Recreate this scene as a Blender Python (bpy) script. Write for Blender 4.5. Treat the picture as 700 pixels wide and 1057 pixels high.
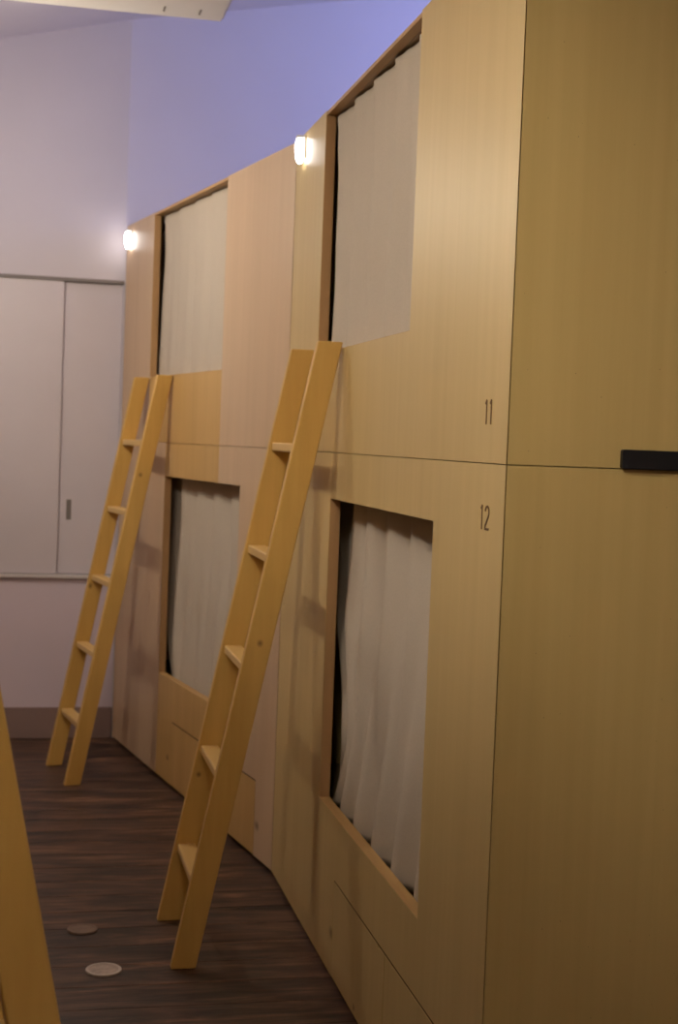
import bpy, bmesh, math, random
from mathutils import Vector, Matrix

random.seed(7)
sc = bpy.context.scene
for o in list(bpy.data.objects):
    bpy.data.objects.remove(o)
COL = sc.collection

# ------------------------------------------------------------------ layout numbers (metres)
AA, AB = 0.2155, 0.3934            # directions of the two bunk fronts
PC = Vector((0.2818, 2.4738, 0))   # near front corner of the nearest bunk
L_UNIT = 2.12


def along(a):
    return Vector((-math.sin(a), math.cos(a), 0))


def outward(a):
    return Vector((-math.cos(a), -math.sin(a), 0))


DA, NA, DB, NB = along(AA), outward(AA), along(AB), outward(AB)
KINK = PC + L_UNIT * DA
END = KINK + 2.128 * DB


def A(u, n, z=0.0):
    return PC + u * DA + n * NA + Vector((0, 0, z))


# ------------------------------------------------------------------ camera
cam = bpy.data.cameras.new('camera')
cam.sensor_fit = 'VERTICAL'
cam.sensor_height = 36.0
cam.lens = 1500.0 / 1057.0 * 36.0
cam.clip_start = 0.05
cam.dof.use_dof = True
cam.dof.focus_distance = 2.7
cam.dof.aperture_fstop = 6.3
camo = bpy.data.objects.new('camera', cam)
COL.objects.link(camo)
PITCH, ROLL = 0.04774, 0.03758
fwd = Vector((0, math.cos(PITCH), -math.sin(PITCH)))
up = Vector((0, math.sin(PITCH), math.cos(PITCH)))
right = Vector((1, 0, 0))
r2 = math.cos(ROLL) * right + math.sin(ROLL) * up
u2 = -math.sin(ROLL) * right + math.cos(ROLL) * up
m = Matrix((r2, u2, -fwd)).transposed().to_4x4()
m.translation = Vector((0, 0, 1.376))
camo.matrix_world = m
sc.camera = camo

# ------------------------------------------------------------------ light, exposure
world = bpy.data.worlds.new('world')
sc.world = world
world.use_nodes = True
world.node_tree.nodes['Background'].inputs[0].default_value = (0.35, 0.42, 0.75, 1)
world.node_tree.nodes['Background'].inputs[1].default_value = 0.02
sc.view_settings.view_transform = 'Standard'
sc.view_settings.look = 'None'
sc.view_settings.gamma = 1.0
sc.view_settings.use_curve_mapping = False
sc.view_settings.exposure = 0.15

WARM = (1.0, 0.89, 0.70)
LAMP_STRENGTH = 210.0              # emission of the corridor lamps' globes
SIDE_FILL_POWER = 46.0                # blue fill light at the added, unseen side window


def aim(o, direction):
    o.rotation_euler = direction.to_track_quat('-Z', 'Z').to_euler()


la = bpy.data.lights.new('side_fill_light', 'AREA')  # added blue fill in front of the unseen side window
la.shape = 'RECTANGLE'
la.size, la.size_y = 1.9, 0.62
la.energy = SIDE_FILL_POWER
la.color = (0.42, 0.50, 1.0)
lo = bpy.data.objects.new('side_fill_light', la)
COL.objects.link(lo)
lo.location = A(3.35, -2.50, 3.05)
aim(lo, NA + Vector((0, 0, -0.05)))

# ------------------------------------------------------------------ materials


def new_mat(name):
    mt = bpy.data.materials.new(name)
    mt.use_nodes = True
    nt = mt.node_tree
    return mt, nt, nt.nodes, nt.links, nt.nodes['Principled BSDF']


def ramp(N, stops):
    r = N.new('ShaderNodeValToRGB')
    cr = r.color_ramp
    while len(cr.elements) > 1:
        cr.elements.remove(cr.elements[-1])
    cr.elements[0].position = stops[0][0]
    cr.elements[0].color = (*stops[0][1], 1)
    for p, c in stops[1:]:
        e = cr.elements.new(p)
        e.color = (*c, 1)
    return r


def mixc(N, L, fac, a, b, mode='MIX'):
    x = N.new('ShaderNodeMix')
    x.data_type = 'RGBA'
    x.blend_type = mode
    for sock, v in ((x.inputs[0], fac), (x.inputs[6], a), (x.inputs[7], b)):
        if hasattr(v, 'links'):
            L.new(v, sock)
        elif isinstance(v, (int, float)):
            sock.default_value = v
        else:
            sock.default_value = (*v, 1)
    return x.outputs[2]


def wood(name, dark, light, grain=(34, 34, 1.3), rough=0.45, knots=(), figure=0.5, seed=0.0, specks=False, spec=0.35):
    """sawn or peeled wood: fine pores along one axis, broad flame figure, optional knots at given places"""
    mt, nt, N, L, B = new_mat(name)
    tc = N.new('ShaderNodeTexCoord')
    oi = N.new('ShaderNodeObjectInfo')
    off = N.new('ShaderNodeVectorMath')
    off.operation = 'MULTIPLY_ADD'
    L.new(oi.outputs['Random'], off.inputs[0])
    off.inputs[1].default_value = (7.3, 5.1, 3.7)
    L.new(tc.outputs['Object'], off.inputs[2])
    mp = N.new('ShaderNodeMapping')
    mp.inputs['Scale'].default_value = grain
    mp.inputs['Location'].default_value = (seed, seed * 1.7, seed * 0.6)
    L.new(off.outputs[0], mp.inputs[0])
    n1 = N.new('ShaderNodeTexNoise')
    n1.inputs['Scale'].default_value = 1.0
    n1.inputs['Detail'].default_value = 5
    n1.inputs['Roughness'].default_value = 0.6
    L.new(mp.outputs[0], n1.inputs[0])
    mp2 = N.new('ShaderNodeMapping')
    mp2.inputs['Scale'].default_value = tuple(g * 0.22 for g in grain)
    mp2.inputs['Location'].default_value = (seed * 2.1, seed, seed * 0.3)
    L.new(off.outputs[0], mp2.inputs[0])
    n2 = N.new('ShaderNodeTexNoise')
    n2.inputs['Scale'].default_value = 1.0
    n2.inputs['Detail'].default_value = 3
    n2.inputs['Distortion'].default_value = 0.6
    L.new(mp2.outputs[0], n2.inputs[0])
    r1 = ramp(N, [(0.30, dark), (0.70, light)])
    L.new(n1.outputs[0], r1.inputs[0])
    r2_ = ramp(N, [(0.30, dark), (0.68, light)])
    L.new(n2.outputs[0], r2_.inputs[0])
    col = mixc(N, L, figure, r1.outputs[0], r2_.outputs[0])
    if specks:
        v = N.new('ShaderNodeTexVoronoi')
        mp3 = N.new('ShaderNodeMapping')
        mp3.inputs['Scale'].default_value = (9, 9, 5)
        L.new(off.outputs[0], mp3.inputs[0])
        L.new(mp3.outputs[0], v.inputs[0])
        r3 = ramp(N, [(0.018, (1, 1, 1)), (0.04, (0, 0, 0))])
        L.new(v.outputs['Distance'], r3.inputs[0])
        col = mixc(N, L, r3.outputs[0], col, tuple(c * 0.45 for c in dark))
    for (kx, ky, kz, rx, ry, rz) in knots:
        s = N.new('ShaderNodeVectorMath')
        s.operation = 'SUBTRACT'
        L.new(tc.outputs['Object'], s.inputs[0])
        s.inputs[1].default_value = (kx, ky, kz)
        d = N.new('ShaderNodeVectorMath')
        d.operation = 'DIVIDE'
        L.new(s.outputs[0], d.inputs[0])
        d.inputs[1].default_value = (rx, ry, rz)
        ln = N.new('ShaderNodeVectorMath')
        ln.operation = 'LENGTH'
        L.new(d.outputs[0], ln.inputs[0])
        rk = ramp(N, [(0.15, (0.75, 0.75, 0.75)), (1.0, (0, 0, 0))])
        L.new(ln.outputs['Value'], rk.inputs[0])
        col = mixc(N, L, rk.outputs[0], col, (0.10, 0.045, 0.015))
    L.new(col, B.inputs['Base Color'])
    B.inputs['Roughness'].default_value = rough
    B.inputs['Specular IOR Level'].default_value = spec
    bp = N.new('ShaderNodeBump')
    bp.inputs['Strength'].default_value = 0.08
    bp.inputs['Distance'].default_value = 0.002
    L.new(n1.outputs[0], bp.inputs['Height'])
    L.new(bp.outputs[0], B.inputs['Normal'])
    return mt


def plain(name, col, rough=0.6, metal=0.0, noise=0.05, scale=6.0, spec=0.4):
    mt, nt, N, L, B = new_mat(name)
    tc = N.new('ShaderNodeTexCoord')
    n = N.new('ShaderNodeTexNoise')
    n.inputs['Scale'].default_value = scale
    n.inputs['Detail'].default_value = 4
    L.new(tc.outputs['Object'], n.inputs[0])
    r = ramp(N, [(0.25, tuple(c * (1 - noise) for c in col)), (0.75, tuple(min(1, c * (1 + noise)) for c in col))])
    L.new(n.outputs[0], r.inputs[0])
    L.new(r.outputs[0], B.inputs['Base Color'])
    B.inputs['Roughness'].default_value = rough
    B.inputs['Metallic'].default_value = metal
    B.inputs['Specular IOR Level'].default_value = spec
    return mt


def glow(name, col, strength):
    mt, nt, N, L, B = new_mat(name)
    B.inputs['Base Color'].default_value = (0.8, 0.8, 0.8, 1)
    B.inputs['Emission Color'].default_value = (*col, 1)
    B.inputs['Emission Strength'].default_value = strength
    return mt


def cloth(name, col):
    mt, nt, N, L, B = new_mat(name)
    tc = N.new('ShaderNodeTexCoord')
    mp = N.new('ShaderNodeMapping')
    mp.inputs['Scale'].default_value = (260, 260, 260)
    L.new(tc.outputs['Object'], mp.inputs[0])
    n = N.new('ShaderNodeTexNoise')
    n.inputs['Scale'].default_value = 1.0
    L.new(mp.outputs[0], n.inputs[0])
    r = ramp(N, [(0.3, tuple(c * 0.93 for c in col)), (0.7, col)])
    L.new(n.outputs[0], r.inputs[0])
    L.new(r.outputs[0], B.inputs['Base Color'])
    B.inputs['Roughness'].default_value = 0.9
    B.inputs['Specular IOR Level'].default_value = 0.1
    bp = N.new('ShaderNodeBump')
    bp.inputs['Strength'].default_value = 0.1
    bp.inputs['Distance'].default_value = 0.001
    L.new(n.outputs[0], bp.inputs['Height'])
    L.new(bp.outputs[0], B.inputs['Normal'])
    return mt


GOLD_D, GOLD_L = (0.530, 0.385, 0.172), (0.605, 0.450, 0.216)
PINK_D, PINK_L = (0.555, 0.395, 0.265), (0.635, 0.460, 0.315)
ORNG_D, ORNG_L = (0.52, 0.320, 0.120), (0.62, 0.395, 0.160)
M = {}
M['golden_veneer'] = wood('golden_veneer', GOLD_D, GOLD_L, knots=[(0.949, 0, 0.034, 0.014, 0.03, 0.012)], seed=1.0)
M['golden_end_veneer'] = wood('golden_end_veneer', (0.52, 0.373, 0.146), (0.60, 0.443, 0.184), grain=(40, 40, 1.1), seed=4.0, specks=True)
M['golden_front'] = wood('golden_front', GOLD_D, GOLD_L, knots=[(1.225, 0, 0.12, 0.030, 0.03, 0.020)], seed=2.0)
M['pink_veneer'] = wood('pink_veneer', PINK_D, PINK_L, seed=6.0, knots=[(0.150, 0, 0.118, 0.026, 0.03, 0.020)])
M['orange_veneer'] = wood('orange_veneer', ORNG_D, ORNG_L, seed=8.0, knots=[(1.22, 0, 0.112, 0.024, 0.03, 0.016)])
M['inner_ply'] = wood('inner_ply', (0.30, 0.19, 0.09), (0.38, 0.25, 0.12), seed=3.0)
M['edge_ply'] = wood('edge_ply', (0.42, 0.24, 0.09), (0.55, 0.34, 0.14), grain=(3, 60, 60), seed=5.0)
M['edge_ply_v'] = wood('edge_ply_v', (0.40, 0.225, 0.10), (0.49, 0.295, 0.14), grain=(60, 60, 2), seed=5.5)
PINE_D, PINE_L = (0.55, 0.325, 0.085), (0.69, 0.43, 0.130)
M['pine'] = wood('pine', PINE_D, PINE_L, grain=(30, 30, 2.2), rough=0.4, seed=2.5,
                 knots=[(0.0, 0.19, 0.85, 0.04, 0.010, 0.012), (0.38, 0.29, 0.42, 0.04, 0.009, 0.010)])
M['pine_b'] = wood('pine_b', PINE_D, PINE_L, grain=(30, 30, 2.2), rough=0.4, seed=7.5,
                   knots=[(0.36, 0.225, 0.745, 0.05, 0.011, 0.016), (0.0, 0.12, 1.22, 0.04, 0.010, 0.011)])
M['pine_rung'] = wood('pine_rung', (0.60, 0.38, 0.13), (0.74, 0.50, 0.20), grain=(2.2, 30, 30), rough=0.4, seed=9.5)
M['curtain'] = cloth('curtain', (0.56, 0.49, 0.425))
M['wall'] = plain('wall', (0.62, 0.575, 0.645), 0.75, noise=0.02, scale=3)
M['wall_blue_cast'] = plain('wall_blue_cast', (0.70, 0.60, 0.71), 0.55, noise=0.02, scale=3)  # lavender tint puts missing blue ambient light into the low wall's colour
M['ceiling'] = plain('ceiling', (0.68, 0.63, 0.69), 0.8, noise=0.02)
M['door'] = plain('door', (0.62, 0.565, 0.63), 0.45, noise=0.02)
M['trim'] = plain('trim', (0.62, 0.58, 0.60), 0.25, noise=0.02, spec=0.6)
M['groove'] = plain('groove', (0.22, 0.19, 0.19), 0.6)
M['baseboard'] = plain('baseboard', (0.27, 0.185, 0.175), 0.5)
M['black'] = plain('black', (0.012, 0.012, 0.015), 0.4)
M['steel'] = plain('steel', (0.30, 0.28, 0.28), 0.35, metal=0.8)
M['gap_shadow'] = plain('gap_shadow', (0.07, 0.035, 0.015), 0.9)  # dark tone painted in for shadow inside the drawer joints
M['void'] = plain('void', (0.03, 0.025, 0.02), 0.8)
M['ink'] = plain('ink', (0.15, 0.075, 0.026), 0.6)
M['white_plastic'] = plain('white_plastic', (0.88, 0.85, 0.84), 0.4, noise=0.02)
M['slot'] = plain('slot', (0.25, 0.22, 0.21), 0.6)
M['disc_pale'] = plain('disc_pale', (0.46, 0.37, 0.33), 0.5, noise=0.25, scale=60)
M['disc_rim'] = plain('disc_rim', (0.60, 0.53, 0.49), 0.4)
M['disc_wood'] = plain('disc_wood', (0.19, 0.125, 0.095), 0.5, noise=0.2, scale=60)
M['bulb'] = glow('bulb', (1.0, 0.96, 0.94), 15.0)
M['globe'] = glow('globe', WARM, LAMP_STRENGTH)


def floor_wood():
    mt, nt, N, L, B = new_mat('floor_wood')
    tc = N.new('ShaderNodeTexCoord')
    oi = N.new('ShaderNodeObjectInfo')
    off = N.new('ShaderNodeVectorMath')
    off.operation = 'MULTIPLY_ADD'
    L.new(oi.outputs['Random'], off.inputs[0])
    off.inputs[1].default_value = (3.0, 17.0, 1.0)
    L.new(tc.outputs['Object'], off.inputs[2])

    def noise(scale, detail, dist=0.0):
        mp = N.new('ShaderNodeMapping')
        mp.inputs['Scale'].default_value = scale
        L.new(off.outputs[0], mp.inputs[0])
        n = N.new('ShaderNodeTexNoise')
        n.inputs['Scale'].default_value = 1.0
        n.inputs['Detail'].default_value = detail
        n.inputs['Roughness'].default_value = 0.65
        n.inputs['Distortion'].default_value = dist
        L.new(mp.outputs[0], n.inputs[0])
        return n.outputs[0]
    g = noise((30, 3.6, 10), 7, 0.8)
    w = noise((11, 2.6, 5), 5, 0.5)
    r1 = ramp(N, [(0.30, (0.016, 0.0095, 0.0075)), (0.50, (0.060, 0.034, 0.024)), (0.72, (0.15, 0.088, 0.058))])
    L.new(g, r1.inputs[0])
    r2_ = ramp(N, [(0.36, (0.36, 0.34, 0.36)), (0.66, (2.2, 1.95, 1.75))])
    L.new(w, r2_.inputs[0])
    col = mixc(N, L, 1.0, r1.outputs[0], r2_.outputs[0], 'MULTIPLY')
    L.new(col, B.inputs['Base Color'])
    rr = N.new('ShaderNodeMapRange')
    rr.inputs[3].default_value = 0.38
    rr.inputs[4].default_value = 0.62
    L.new(w, rr.inputs[0])
    L.new(rr.outputs[0], B.inputs['Roughness'])
    B.inputs['Specular IOR Level'].default_value = 0.35
    bp = N.new('ShaderNodeBump')
    bp.inputs['Strength'].default_value = 0.35
    bp.inputs['Distance'].default_value = 0.003
    L.new(g, bp.inputs['Height'])
    L.new(bp.outputs[0], B.inputs['Normal'])
    return mt


M['floor'] = floor_wood()

# ------------------------------------------------------------------ mesh helpers


def box(bm, x0, x1, y0, y1, z0, z1, bevel=0.0):
    r = bmesh.ops.create_cube(bm, size=1.0)
    for v in r['verts']:
        v.co.x = x0 + (v.co.x + 0.5) * (x1 - x0)
        v.co.y = y0 + (v.co.y + 0.5) * (y1 - y0)
        v.co.z = z0 + (v.co.z + 0.5) * (z1 - z0)
    if bevel:
        es = list({e for v in r['verts'] for e in v.link_edges})
        bmesh.ops.bevel(bm, geom=es, offset=bevel, segments=1, affect='EDGES')
    return bm


def prism(bm, ring0, ring1):
    a = [bm.verts.new(p) for p in ring0]
    b = [bm.verts.new(p) for p in ring1]
    n = len(a)
    bm.faces.new(a[::-1])
    bm.faces.new(b)
    for i in range(n):
        bm.faces.new((a[i], a[(i + 1) % n], b[(i + 1) % n], b[i]))
    bmesh.ops.recalc_face_normals(bm, faces=bm.faces[:])
    return bm


def lathe(bm, prof, seg=24, cx=0, cy=0, cz=0):
    rings = []
    for r, z in prof:
        if r < 1e-6:
            rings.append([bm.verts.new((cx, cy, cz + z))])
        else:
            rings.append([bm.verts.new((cx + r * math.cos(2 * math.pi * i / seg), cy + r * math.sin(2 * math.pi * i / seg), cz + z)) for i in range(seg)])
    for p, q in zip(rings, rings[1:]):
        for i in range(seg):
            j = (i + 1) % seg
            if len(p) == 1 and len(q) == 1:
                continue
            if len(p) == 1:
                bm.faces.new((p[0], q[i], q[j]))
            elif len(q) == 1:
                bm.faces.new((p[i], p[j], q[0]))
            else:
                bm.faces.new((p[i], p[j], q[j], q[i]))
    bmesh.ops.recalc_face_normals(bm, faces=bm.faces[:])
    return bm


def cells(bm, xs, zs, filled, y0, y1):
    """a board cut to a stepped outline: solid made of the filled cells of an x/z grid"""
    nx, nz = len(xs) - 1, len(zs) - 1
    cache = {}

    def v(i, j, y):
        k = (i, j, y)
        if k not in cache:
            cache[k] = bm.verts.new((xs[i], y, zs[j]))
        return cache[k]
    F = set(filled)
    for (i, j) in F:
        bm.faces.new((v(i, j, y1), v(i, j + 1, y1), v(i + 1, j + 1, y1), v(i + 1, j, y1)))
        bm.faces.new((v(i, j, y0), v(i + 1, j, y0), v(i + 1, j + 1, y0), v(i, j + 1, y0)))
        for di, dj, p, q in ((-1, 0, (i, j), (i, j + 1)), (1, 0, (i + 1, j), (i + 1, j + 1)),
                             (0, -1, (i, j), (i + 1, j)), (0, 1, (i, j + 1), (i + 1, j + 1))):
            if (i + di, j + dj) not in F:
                bm.faces.new((v(*p, y0), v(*q, y0), v(*q, y1), v(*p, y1)))
    bmesh.ops.recalc_face_normals(bm, faces=bm.faces[:])
    return bm


def obj(name, bm, mat, parent=None, smooth=False, label=None):
    me = bpy.data.meshes.new(name)
    bm.to_mesh(me)
    bm.free()
    if smooth:
        for p in me.polygons:
            p.use_smooth = True
    me.materials.append(M[mat])
    o = bpy.data.objects.new(name, me)
    COL.objects.link(o)
    if parent:
        o.parent = parent
    if label:
        o['label'] = label
    return o


def tag(o, label, cat, group=None):
    o['label'] = label
    o['category'] = cat
    if group:
        o['group'] = group
    return o


def thing(name, loc, rotz, label, cat, group=None):
    o = bpy.data.objects.new(name, None)
    COL.objects.link(o)
    o.empty_display_size = 0.1
    o.location = loc
    o.rotation_euler = (0, 0, rotz)
    return tag(o, label, cat, group)


def struct(o):
    o['kind'] = 'structure'
    return o


def bx(*a, **k):
    return box(bmesh.new(), *a, **k)


RZ = math.pi / 2          # local x runs along a bunk front, local y points out of it into the corridor

# ------------------------------------------------------------------ the room
# room frame: x = along the near bunk front, y = towards the corridor and the left wall
ROOM_ROT = RZ + AA
U0, N_L, N_R = -3.4, 2.55, -2.65
S0 = (END - PC).dot(NA)                      # n of the far bunk corner
WU = (END + Vector((-0.02, 0.03, 0)) - PC).dot(DA)   # u of the back wall


def ceil_z(n):
    return 3.215 + 0.243 * (S0 - n)


floor = struct(obj('floor', bx(U0 - .1, 5.6, N_R - .1, N_L + .1, -0.12, -0.022), 'void'))
floor.location = PC
floor.rotation_euler = (0, 0, ROOM_ROT)
PW = 0.145
pm = None
u = U0
while u < WU:
    if pm is None:
        p = obj('plank', bx(0.0012, PW - 0.0012, N_R, N_L, -0.021, 0.0, bevel=0.0012), 'floor', floor)
        pm = p.data
    else:
        p = bpy.data.objects.new('plank', pm)
        COL.objects.link(p)
        p.parent = floor
    p.location = (u, 0, random.uniform(-0.0006, 0.0))
    u += PW


def wall(name, p, q, z0, thick, mat='wall', z1=None):
    """wall between room points p and q (u,n); its body lies on the left hand of p->q, top follows the ceiling"""
    d = Vector((q[0] - p[0], q[1] - p[1]))
    nrm = Vector((-d.y, d.x)).normalized() * thick
    P = [(p[0], p[1]), (q[0], q[1]), (q[0] + nrm.x, q[1] + nrm.y), (p[0] + nrm.x, p[1] + nrm.y)]
    bm = bmesh.new()
    prism(bm, [(a, b, z0) for a, b in P], [(a, b, z1 if z1 is not None else ceil_z(b) + 0.0) for a, b in P])
    o = struct(obj(name, bm, mat))
    o.location = PC
    o.rotation_euler = (0, 0, ROOM_ROT)
    return o


CORNER = (WU, S0 + 0.004)
TURN = AB + 0.03 - AA                          # the wall behind the far bunk bends back here
far_u = WU + math.tan(TURN) * (CORNER[1] - N_R)
wall('wall_back', (WU, N_L), CORNER, 2.055, 0.10)
wb = wall('wall_back_lower', (WU, N_L), CORNER, 0.0, 0.10, 'wall_blue_cast', z1=0.737)
wall('wall_back_right', CORNER, (far_u, N_R), 0.0, 0.10)
wall('wall_left', (U0, N_L), (WU, N_L), 0.0, 0.10, 'inner_ply')
wall('wall_front', (U0, N_R), (U0, N_L), 0.0, 0.10, 'inner_ply')
# right wall with an added, unseen high window as source of the blue light
WIN_U0, WIN_U1, ADDED_WIN_Z0, ADDED_WIN_Z1 = 2.35, 4.35, 2.70, 3.40
wr = wall('wall_right', (U0, N_R), (far_u, N_R), 0.0, -0.10, z1=ADDED_WIN_Z0)
wall('wall_right_near', (U0, N_R), (WIN_U0, N_R), ADDED_WIN_Z0, -0.10)
wall('wall_right_far', (WIN_U1, N_R), (far_u, N_R), ADDED_WIN_Z0, -0.10)
wall('wall_right_head', (WIN_U0, N_R), (WIN_U1, N_R), ADDED_WIN_Z1, -0.10)
M['added_window_glass'] = plain('added_window_glass', (0.10, 0.13, 0.25), 0.08)
added_win = struct(obj('added_window_1', bx(WIN_U0, WIN_U1, N_R - 0.06, N_R - 0.05, ADDED_WIN_Z0, ADDED_WIN_Z1), 'added_window_glass'))
added_win.location = PC
added_win.rotation_euler = (0, 0, ROOM_ROT)
fb = bmesh.new()
for a in (WIN_U0, (WIN_U0 + WIN_U1) / 2 - 0.02, WIN_U1 - 0.04):
    box(fb, a, a + 0.04, N_R - 0.08, N_R - 0.03, ADDED_WIN_Z0, ADDED_WIN_Z1)
for z in (ADDED_WIN_Z0, ADDED_WIN_Z1 - 0.04):
    box(fb, WIN_U0, WIN_U1, N_R - 0.08, N_R - 0.03, z, z + 0.04)
obj('added_window_frame', fb, 'white_plastic', added_win)

cb = bmesh.new()
ring = [(U0 - .1, N_R - .1), (far_u + .1, N_R - .1), (far_u + .1, N_L + .1), (U0 - .1, N_L + .1)]
prism(cb, [(a, b, ceil_z(b)) for a, b in ring], [(a, b, ceil_z(b) + 0.08) for a, b in ring])
ceiling = struct(obj('ceiling', cb, 'ceiling'))
ceiling.location = PC
ceiling.rotation_euler = (0, 0, ROOM_ROT)

# back wall: a band of white sliding doors over a low wall; local x = along the wall to the right, y = into the room
BW = thing('sliding', PC, 0, '', '')
bpy.data.objects.remove(BW)


def backwall(o):
    o.location = PC + WU * DA + CORNER[1] * NA
    o.rotation_euler = (0, 0, AA + math.pi)      # x runs left, y into the room
    return o


# x (to the left of the corner) 0 .. 2.17
LW = N_L - CORNER[1]
backing = backwall(struct(obj('wall_back_recess', bx(0.0, LW, -0.10, -0.055, 0.737, 2.055), 'groove')))
d2 = backwall(struct(obj('door_2', bx(0.004, 0.90, -0.050, -0.022, 0.742, 2.046, bevel=0.002), 'door')))
h = bmesh.new()
box(h, 0.205, 0.227, -0.0235, -0.0205, 0.985, 1.075, bevel=0.0008)
obj('door_handle', h, 'steel', d2, label='dark recessed finger pull')
d1 = backwall(struct(obj('door_1', bx(0.262, 1.16, -0.018, -0.002, 0.742, 2.046, bevel=0.002), 'door')))
h = bmesh.new()
box(h, 1.09, 1.112, -0.003, 0.0, 0.985, 1.075, bevel=0.0008)
obj('door_handle', h, 'steel', d1)
d3 = backwall(struct(obj('door_3', bx(1.10, 1.98, -0.050, -0.022, 0.742, 2.046, bevel=0.002), 'door')))
t1 = backwall(struct(obj('trim_1', bx(0.0, LW, -0.02, 0.004, 2.046, 2.062, bevel=0.002), 'groove')))
t2 = backwall(struct(obj('trim_2', bx(0.0, LW, -0.055, 0.022, 0.722, 0.740, bevel=0.003), 'trim')))
b1 = backwall(struct(obj('baseboard_back', bx(0.0, LW, 0.0, 0.012, 0.0, 0.14, bevel=0.002), 'baseboard')))

# ------------------------------------------------------------------ double bunks
H, ZS, TH = 2.30, 1.349, 0.028
DEPTH = 1.05


def stroke(bm, pts, w, y0, y1):
    """a pen stroke of width w in the x/z plane"""
    n = len(pts)
    Lp, Rp = [], []
    for i, (x, z) in enumerate(pts):
        a = pts[max(i - 1, 0)]
        b = pts[min(i + 1, n - 1)]
        d = Vector((b[0] - a[0], b[1] - a[1])).normalized()
        Lp.append((x - d.y * w / 2, z + d.x * w / 2))
        Rp.append((x + d.y * w / 2, z - d.x * w / 2))
    for i in range(n - 1):
        q = [Lp[i], Lp[i + 1], Rp[i + 1], Rp[i]]
        prism(bm, [(x, y0, z) for x, z in q], [(x, y1, z) for x, z in q])


def number(text, parent, u_left, z0, hgt):
    """u decreases to the right as one reads it"""
    bm = bmesh.new()
    x = u_left
    for ch in text:
        if ch == '1':
            stroke(bm, [(x - 0.003, z0 + hgt * 0.86), (x - 0.010, z0 + hgt)], 0.0036, 0.0, 0.0012)
            stroke(bm, [(x - 0.010, z0 + hgt), (x - 0.010, z0)], 0.0040, 0.0, 0.0012)
            x -= 0.026
        else:
            pts = []
            for k in range(11):
                t = math.radians(170 - k * 21)
                pts.append((x - 0.012 - 0.0105 * math.cos(t), z0 + hgt - 0.0115 + 0.0105 * math.sin(t)))
            pts += [(x - 0.004, z0 + 0.008), (x - 0.002, z0 + 0.0018)]
            stroke(bm, pts, 0.0040, 0.0, 0.0012)
            stroke(bm, [(x - 0.001, z0 + 0.002), (x - 0.024, z0 + 0.002)], 0.0040, 0.0, 0.0012)
            x -= 0.030
    obj('number', bm, 'ink', parent, label='thin dark brown number ' + text)


def drawer_front(u0, u1, z0, z1, notch_u, mat, parent):
    """flat drawer front with a small finger notch in its top edge"""
    r = 0.009
    pts = [(u0, z0), (u1, z0), (u1, z1)]
    for k in range(7):
        t = math.pi * k / 6
        pts.append((notch_u + r * math.cos(t), z1 - 0.7 * r * math.sin(t)))
    pts.append((u0, z1))
    bm = bmesh.new()
    prism(bm, [(x, -TH, z) for x, z in pts], [(x, 0.0, z) for x, z in pts])
    return obj('drawer', bm, mat, parent)


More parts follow.
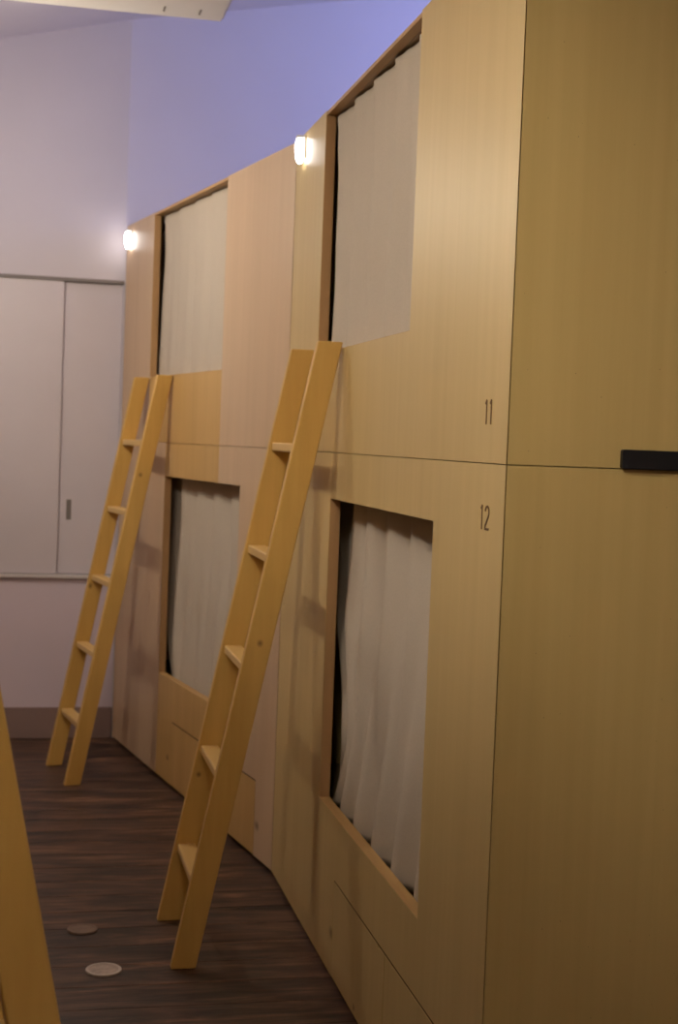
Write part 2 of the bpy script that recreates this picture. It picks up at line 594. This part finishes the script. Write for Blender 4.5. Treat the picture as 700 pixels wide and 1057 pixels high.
def bunk(loc, rot, label, group, mats, q, numbers=None, end_handle=False, length=L_UNIT):
    """q: window edges. local x along the front, y outward"""
    root = thing('double_bunk', loc, rot, label, 'bunk bed', group)
    m_left, m_mid, m_right, m_draw, m_end = mats
    ul, ur, uz = q['ul'], q['ur'], q['uz']
    ll, lr, lt, lb = q['ll'], q['lr'], q['lt'], q['lb']
    gd = 0.0044
    d0, d1, d2_, dz = q['d0'], q['d1'], q['d2'], 0.262
    g = 0.0009
    zb = 0.014
    # upper front: left board, board under the opening, right board
    obj('front_board', bx(ul, length, -TH, 0, ZS + g, H), m_left, root)
    obj('front_board', bx(ur, ul - 0.0004, -TH, 0, ZS + g, uz), m_mid, root)
    right_up = obj('front_board', bx(0.0022, ur - 0.0004, -TH, 0, ZS + g, H), m_right, root)
    # lower front
    obj('front_board', bx(ll, length, -TH, 0, zb, ZS - g), m_left, root)
    obj('front_board', cells(bmesh.new(), [lr, d2_ + g, ll - 0.0004], [zb, dz + g, lb], [(0, 1), (1, 0), (1, 1)], -TH, 0), m_mid, root)
    obj('front_board', bx(ur, ll - 0.0004, -TH, 0, lt, ZS - g), m_mid, root)
    right_low = obj('front_board', cells(bmesh.new(), [0.0022, d0 - g, lr - 0.0004, ur - 0.0004], [zb, dz + g, lt, ZS - g],
                                         [(0, 0), (0, 1), (1, 1), (0, 2), (1, 2), (2, 2)], -TH, 0), m_right, root)
    drawer_front(d0 + 0.002, d1 - gd / 2, zb + 0.002, dz - gd, d1 - 0.065, m_draw, root)
    drawer_front(d1 + gd / 2, d2_ - 0.002, zb + 0.002, dz - gd, d1 + 0.055, m_draw, root)
    # dark strips stand for the shadow in the joints round the drawers
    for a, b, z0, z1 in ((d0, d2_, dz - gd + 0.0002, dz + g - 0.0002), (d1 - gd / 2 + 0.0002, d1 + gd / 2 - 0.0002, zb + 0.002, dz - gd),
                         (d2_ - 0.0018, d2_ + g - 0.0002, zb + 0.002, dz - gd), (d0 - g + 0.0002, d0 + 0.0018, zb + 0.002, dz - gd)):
        obj('joint_shadow', bx(a, b, -TH, -0.0008, z0, z1), 'gap_shadow', root)
    # thin edge banding on the far jambs and on the sills of the openings
    for a, b, z0, z1 in ((ur, ul, uz, H - 0.012), (lr, ll, lb, lt)):
        obj('jamb', bx(b - 0.0014, b - 0.0002, -TH, -0.0008, z0 + 0.0014, z1), 'edge_ply_v', root, label='orange-brown board edge')
        obj('sill', bx(a + 0.0004, b - 0.0004, -TH, -0.0008, z0 - 0.0001, z0 + 0.0012), 'edge_ply', root)
    # ends, back, roof, decks, plinth
    for z0, z1 in ((zb, ZS - g), (ZS + g, H)):
        rg = [(0.0, -0.0016), (0.022, -0.0256), (0.022, -DEPTH), (0.0, -DEPTH)]
        obj('end_panel', prism(bmesh.new(), [(x, y, z0) for x, y in rg], [(x, y, z1) for x, y in rg]), m_end, root)
        obj('end_panel', bx(length - 0.02, length - 0.0005, -DEPTH, -TH - 0.001, z0, z1), m_end, root)
        obj('back_panel', bx(0.023, length - 0.021, -DEPTH, -DEPTH + 0.02, z0, z1), 'inner_ply', root)
    obj('roof_panel', bx(0.023, length - 0.021, -DEPTH + 0.021, -TH - 0.0005, H - 0.012, H), 'inner_ply', root)
    # rail board that closes the top of the upper opening
    obj('top_rail', bx(ur + 0.0005, ul - 0.0005, -TH, -0.003, H - 0.011, H - 0.0005), 'edge_ply', root)
    obj('bed_deck', bx(0.023, length - 0.022, -DEPTH + 0.021, -TH - 0.002, 0.335, 0.36), 'inner_ply', root)
    obj('bed_deck', bx(0.023, length - 0.022, -DEPTH + 0.021, -TH - 0.002, 1.355, 1.38), 'inner_ply', root)
    obj('plinth', bx(0.03, length - 0.03, -DEPTH + 0.03, -TH - 0.012, 0.0, 0.335), 'void', root)
    for z, a, b in ((H - 0.020, ur - 0.25, ul + 0.08), (lt + 0.052, lr - 0.15, ll + 0.20)):
        rb = bx(a, b, -0.074, -0.062, z - 0.010, z + 0.006)
        obj('curtain_rail', rb, 'white_plastic', root)
    for o in (right_up, right_low):           # mitre against the end panel
        for v in o.data.vertices:
            if v.co.x < 0.003 and v.co.y < -0.01:
                v.co.x += TH
    if numbers:
        number(numbers[0], right_up, 0.130, 1.418, 0.043)
        number(numbers[1], right_low, 0.131, 1.231, 0.043)
    if end_handle:
        hb = bmesh.new()
        R = 0.004
        ring_ = []
        y0, y1, z0, z1 = -0.206, -0.56, 1.3495, 1.3825
        for cx, cz, a0 in ((y0 - R, z0 + R, -90), (y0 - R, z1 - R, 0), (y1 + R, z1 - R, 90), (y1 + R, z0 + R, 180)):
            for k in range(4):
                t = math.radians(a0 + 30 * k)
                ring_.append((cx + R * math.cos(t), cz + R * math.sin(t)))
        prism(hb, [(0.0, y, z) for y, z in ring_], [(-0.010, y, z) for y, z in ring_])
        obj('end_bracket', hb, 'black', root, label='flat black metal bar')
    return root


QA = dict(ul=1.675, ur=0.677, uz=1.621, ll=1.433, lr=0.4345, lt=1.2266, lb=0.42, d0=0.165, d1=0.681, d2=1.211)
QB = dict(ul=1.666, ur=0.686, uz=1.618, ll=1.388, lr=0.441, lt=1.216, lb=0.422, d0=0.179, d1=0.69, d2=1.17)
GRP = 'two-tier plywood sleeping bunks along the corridor'
bunk_a = bunk(PC, RZ + AA, 'nearest two-tier golden plywood bunk numbered 11 and 12, its end facing the camera', GRP,
              ('golden_veneer', 'golden_front', 'golden_veneer', 'golden_veneer', 'golden_end_veneer'), QA, ('11', '12'), True)
bunk_b = bunk(KINK + 0.0015 * DB, RZ + AB, 'farther two-tier plywood bunk of pinkish and orange boards next to the white back wall', GRP,
              ('pink_veneer', 'orange_veneer', 'pink_veneer', 'orange_veneer', 'pink_veneer'), QB, length=2.126)

# opposite bunk on the left that the foreground ladder leans on (local x runs towards the viewer)
NL_ = -NB
FOOT = Vector((-0.203, 1.818, 0))
LEFT_LOC = FOOT - 0.394 * NL_ + 1.71 * DB
bunk_l = bunk(LEFT_LOC, RZ + AB + math.pi, 'plywood bunk across the corridor carrying the blurred foreground ladder', GRP,
              ('golden_veneer', 'golden_front', 'golden_veneer', 'golden_veneer', 'golden_end_veneer'), QA)

# ------------------------------------------------------------------ ladders


def ladder(loc, rot, u0, u1, label, ztop, mat, n_foot=0.329, w=0.065, t=0.03, rungs=(1.369, 1.077, 0.790, 0.504, 0.223)):
    root = thing('ladder', loc, rot, label, 'ladder', 'wooden bunk ladders')
    root.location = root.location + Matrix.Rotation(rot, 3, 'Z') @ Vector((u0, 0.002, 0))
    for a in (0.0, u1 - u0 - t):
        bm = bmesh.new()
        ring_ = [(n_foot, 0.0), (n_foot + w, 0.0), (w, ztop), (0.0, ztop)]
        prism(bm, [(a, y, z) for y, z in ring_], [(a + t, y, z) for y, z in ring_])
        bmesh.ops.bevel(bm, geom=bm.edges[:], offset=0.0025, segments=1, affect='EDGES')
        obj('stile', bm, mat, root)
    for z in rungs:
        k = n_foot * (1 - z / ztop)
        bm = bmesh.new()
        box(bm, t - 0.001, u1 - u0 - t + 0.001, k + 0.009, k + w - 0.006, z - 0.024, z, bevel=0.003)
        obj('rung', bm, 'pine_rung', root)
    return root


lad_a = ladder(PC, RZ + AA, 1.335, 1.745, 'pine ladder leaning on the nearest bunk, in the middle of the picture', 1.636, 'pine')
lad_b = ladder(KINK, RZ + AB, 1.305, 1.69, 'pine ladder leaning on the farther bunk near the white back wall', 1.616, 'pine_b',
               n_foot=0.322, w=0.062, rungs=(1.355, 1.078, 0.792, 0.515, 0.238))
lad_l = ladder(LEFT_LOC, RZ + AB + math.pi, 1.30, 1.71, 'blurred pine ladder upright cut off by the lower left corner', 1.636, 'pine')

# ------------------------------------------------------------------ curtains


def curtain(loc, rot, ua, ub, zt, zb, label, period=0.215, amp=0.016, d_top=0.060, d_bot=0.050, phase=0.0, sweep=None, seed=1, fold=None, slant=-0.3, swell=0.9):
    """pleated cloth: each pleat steps forward and falls back, softer towards the hem"""
    rnd = random.Random(seed)
    nu, nz = 150, 44
    bm = bmesh.new()
    ph = [rnd.uniform(-0.5, 0.5) for _ in range(6)]
    G = []
    for j in range(nz + 1):
        w = j / nz                    # 0 at the top
        row = []
        for i in range(nu + 1):
            s = i / nu
            uu = ua + (ub - ua) * s
            z = zt + (zb - zt) * w
            x = (uu / period + phase + 0.05 * math.sin(5 * w + ph[0])) % 1.0
            saw = (x / 0.82) if x < 0.82 else (1 - x) / 0.18
            saw = saw * saw * (3 - 2 * saw) * 0.5 + saw * 0.5
            wav = 0.5 + 0.5 * math.sin(2 * math.pi * (uu / (period * 0.9) + phase + slant * w + ph[1]))
            k = w * w * (3 - 2 * w)
            f = saw * (1 - 0.75 * k) + wav * swell * k
            n = -(d_top + (d_bot - d_top) * w) - amp + amp * 1.25 * f
            n += 0.0022 * math.sin(31 * uu + 3 * w + ph[2]) * (0.3 + w) + 0.0008 * math.sin(9 * w * (1 + s) + ph[3])
            n += 0.0008 * math.sin(90 * uu + ph[4]) * (1 - w)
            if fold:
                q = min(1.0, max(0.0, (uu - fold(w)) / 0.03))
                n -= 0.012 * q * q * (3 - 2 * q)
            if w < 0.03:
                n += 0.002
            du = 0.0
            if sweep:
                du = sweep(w) * max(0.0, (s - 0.6) / 0.4) ** 1.5
            row.append(bm.verts.new((uu + du + 0.002 * math.sin(5 * w + 12 * uu) * w, n, z - 0.004 * saw * (1 - w))))
        G.append(row)
    for j in range(nz):
        for i in range(nu):
            bm.faces.new((G[j][i], G[j + 1][i], G[j + 1][i + 1], G[j][i + 1]))
    bmesh.ops.recalc_face_normals(bm, faces=bm.faces[:])
    o = obj('curtain', bm, 'curtain', smooth=True)
    o.location = loc
    o.rotation_euler = (0, 0, rot)
    md = o.modifiers.new('thickness', 'SOLIDIFY')
    md.thickness = 0.0012
    md.offset = 0
    return tag(o, label, 'curtain', 'beige bunk curtains')


curtain(PC, RZ + AA, 0.50, 1.662, 2.284, 1.50, 'beige pleated curtain of upper bunk 11', phase=0.15, d_top=0.033, d_bot=0.036, amp=0.014, seed=3,
        sweep=lambda w: -0.006 - 0.008 * math.sin(5 * w))
curtain(PC, RZ + AA, 0.30, 1.66, 1.262, 0.39, 'beige curtain of lower bunk 12, bunched on its sill', phase=0.05, d_top=0.062, d_bot=0.050, amp=0.016, seed=5,
        fold=lambda w: 1.40 + 0.05 * w,
        slant=-1.0, swell=1.5,
        sweep=lambda w: -0.21 * math.sin(math.pi * min(1.0, max(0.0, (w - 0.36) / 0.72))) - 0.03 * w)
curtain(KINK, RZ + AB, 0.50, 1.655, 2.284, 1.50, 'beige pleated curtain of the upper bunk by the back wall', phase=0.35, d_top=0.033, d_bot=0.036, amp=0.014, seed=8,
        sweep=lambda w: -0.004 - 0.008 * math.sin(5 * w))
curtain(KINK, RZ + AB, 0.30, 1.54, 1.252, 0.39, 'beige curtain of the lower bunk behind the middle ladder', phase=0.6, d_top=0.062, d_bot=0.048, amp=0.016, seed=11,
        fold=lambda w: 1.34 + 0.03 * w, slant=-0.7, swell=1.3,
        sweep=lambda w: -0.01 - 0.13 * w ** 4)

# ------------------------------------------------------------------ small wall lamps at the top of each front


def wall_lamp(loc, rot, u, z, label):
    root = thing('wall_lamp', loc, rot, label, 'lamp', 'small lamps at the top corners of the bunk fronts')
    root.location = root.location + Matrix.Rotation(rot, 3, 'Z') @ Vector((u, 0, z))
    obj('mount', bx(-0.016, 0.016, 0.0, 0.006, -0.030, 0.040, bevel=0.002), 'white_plastic', root)
    bm = bmesh.new()
    lathe(bm, [(0, -0.046), (0.007, -0.042), (0.012, -0.028), (0.0145, -0.006), (0.0145, 0.012), (0.011, 0.026), (0, 0.032)], 20, 0, 0.016, 0)
    obj('bulb', bm, 'bulb', root, smooth=True)
    bm = bmesh.new()
    lathe(bm, [(0, 0.030), (0.012, 0.030), (0.012, 0.038), (0, 0.040)], 16, 0, 0.016, 0)
    obj('socket', bm, 'white_plastic', root)
    return root


wall_lamp(PC, RZ + AA, 1.985, 2.252, 'glowing small lamp between the two bunks, above the middle ladder')
wall_lamp(KINK, RZ + AB, 2.05, 2.235, 'glowing small lamp at the far top corner beside the white wall')

# ------------------------------------------------------------------ corridor lamps (above the frame)


def corridor_lamp(p, n, label, power=1.0, added_shade=None):
    """globe lamp on a stem under the sloping ceiling, bare or under an added hood that cuts its upper light"""
    cz = ceil_z(n)
    root = thing('pendant_lamp', (p.x, p.y, p.z), 0, label, 'lamp', 'globe lamps over the corridor')
    bm = bmesh.new()
    lathe(bm, [(0, -0.055), (0.03, -0.046), (0.05, -0.022), (0.055, 0), (0.05, 0.022), (0.03, 0.046), (0, 0.055)], 20)
    M['globe_x'] = glow('globe_light', WARM, LAMP_STRENGTH * power)
    obj('globe', bm, 'globe_x', root, smooth=True)
    bm = bmesh.new()
    lathe(bm, [(0, 0.05), (0.022, 0.05), (0.022, 0.09), (0.006, 0.10), (0.006, cz - p.z - 0.03), (0.05, cz - p.z - 0.025), (0.05, cz - p.z + 0.004), (0, cz - p.z + 0.004)], 16)
    obj('stem', bm, 'white_plastic', root)
    if added_shade is not None:  # unseen hood added to dim the light on the upper boards
        bm = bmesh.new()
        lathe(bm, [(0.023, 0.085), (0.05, 0.08), (0.12, 0.045), (0.18, added_shade), (0.183, added_shade), (0.122, 0.049), (0.05, 0.085), (0.023, 0.09)], 40)
        obj('added_shade', bm, 'white_plastic', root, smooth=True)
    return root


corridor_lamp(A(0.75, 1.46, 2.63), 1.46, 'globe lamp with added unseen hood over the corridor beside the nearest bunk', 1.5, -0.02)
pb = KINK + 0.95 * DB + 1.02 * NB
corridor_lamp(pb + Vector((0, 0, 2.28)), (pb - PC).dot(NA), 'bare globe lamp hanging over the corridor beside the farther bunk', 1.15)
corridor_lamp(A(-1.4, 0.70, 2.32), 0.70, 'globe lamp with added unseen hood over the corridor near the camera', 1.10, -0.045)
corridor_lamp(A(-1.1, 1.22, 2.67), 1.22, 'added unseen shaded globe lamp above the bunk across the corridor', 2.3, -0.035)  # added lamp, placed so the bunk's top edge darkens the lower boards

# ------------------------------------------------------------------ ceiling air conditioner
ac = thing('air_conditioner', (-0.445, 4.87, 2.747), AA, 'white ceiling unit with slotted underside at the top edge', 'air conditioner')
# local x right along the back wall, y away from the camera; origin = far right bottom corner
body = bmesh.new()
ring_b = [(-1.25, 0.0), (0.0, 0.0), (0.0, -0.66), (-1.25, -0.66)]
ring_t = [(-1.25, 0.02), (0.02, 0.02), (0.02, -0.68), (-1.25, -0.68)]
prism(body, [(x, y, 0) for x, y in ring_b], [(x, y, 0.20) for x, y in ring_t])
bmesh.ops.bevel(body, geom=body.edges[:], offset=0.008, segments=2, affect='EDGES')
body_o = obj('casing', body, 'white_plastic', ac)
gb = bmesh.new()
box(gb, -1.15, -0.20, -0.60, -0.42, -0.006, 0.002, bevel=0.002)
gr = obj('grille', gb, 'white_plastic', ac)
for k in range(9):
    obj('slot', bx(-1.12, -0.23, -0.59 + k * 0.019, -0.583 + k * 0.019, -0.0072, -0.005), 'slot', gr)
for x in (-0.085, -0.20):
    s = obj('slot', bx(-0.003, 0.003, -0.055, 0.0, -0.0015, 0.004), 'slot', ac)
    s.location = (x, -0.06, 0)
for x in (-1.1, -0.1):
    for y in (-0.58, -0.1):
        wp = ac.matrix_basis @ Vector((x, y, 0))
        obj('hanger', bx(x - 0.01, x + 0.01, y - 0.01, y + 0.01, 0.19, 0.62 + 0.243 * (x + 0.4) - 0.14), 'steel', ac)

# ------------------------------------------------------------------ round plates in the floor


def disc(p, r, mat, rim, label):
    bm = bmesh.new()
    lathe(bm, [(0, 0.0), (r, 0.0), (r, 0.0025), (r * 0.97, 0.004), (0, 0.004)], 32)
    o = obj('floor_plate', bm, mat)
    o.location = p
    tag(o, label, 'floor plate', 'round plates in the floor')
    bm = bmesh.new()
    lathe(bm, [(r * 0.82, 0.0038), (r * 0.82, 0.0050), (r * 0.97, 0.0050), (r * 0.97, 0.0036)], 32)
    obj('rim', bm, rim, o)
    return o


disc((-0.560, 3.669, 0.0), 0.0465, 'disc_pale', 'disc_rim', 'pale round plate in the dark floor left of the middle ladder')
disc((-0.668, 3.968, 0.0), 0.042, 'disc_wood', 'disc_wood', 'dim brown round plate in the dark floor, behind the pale one')

bpy.context.view_layer.update()
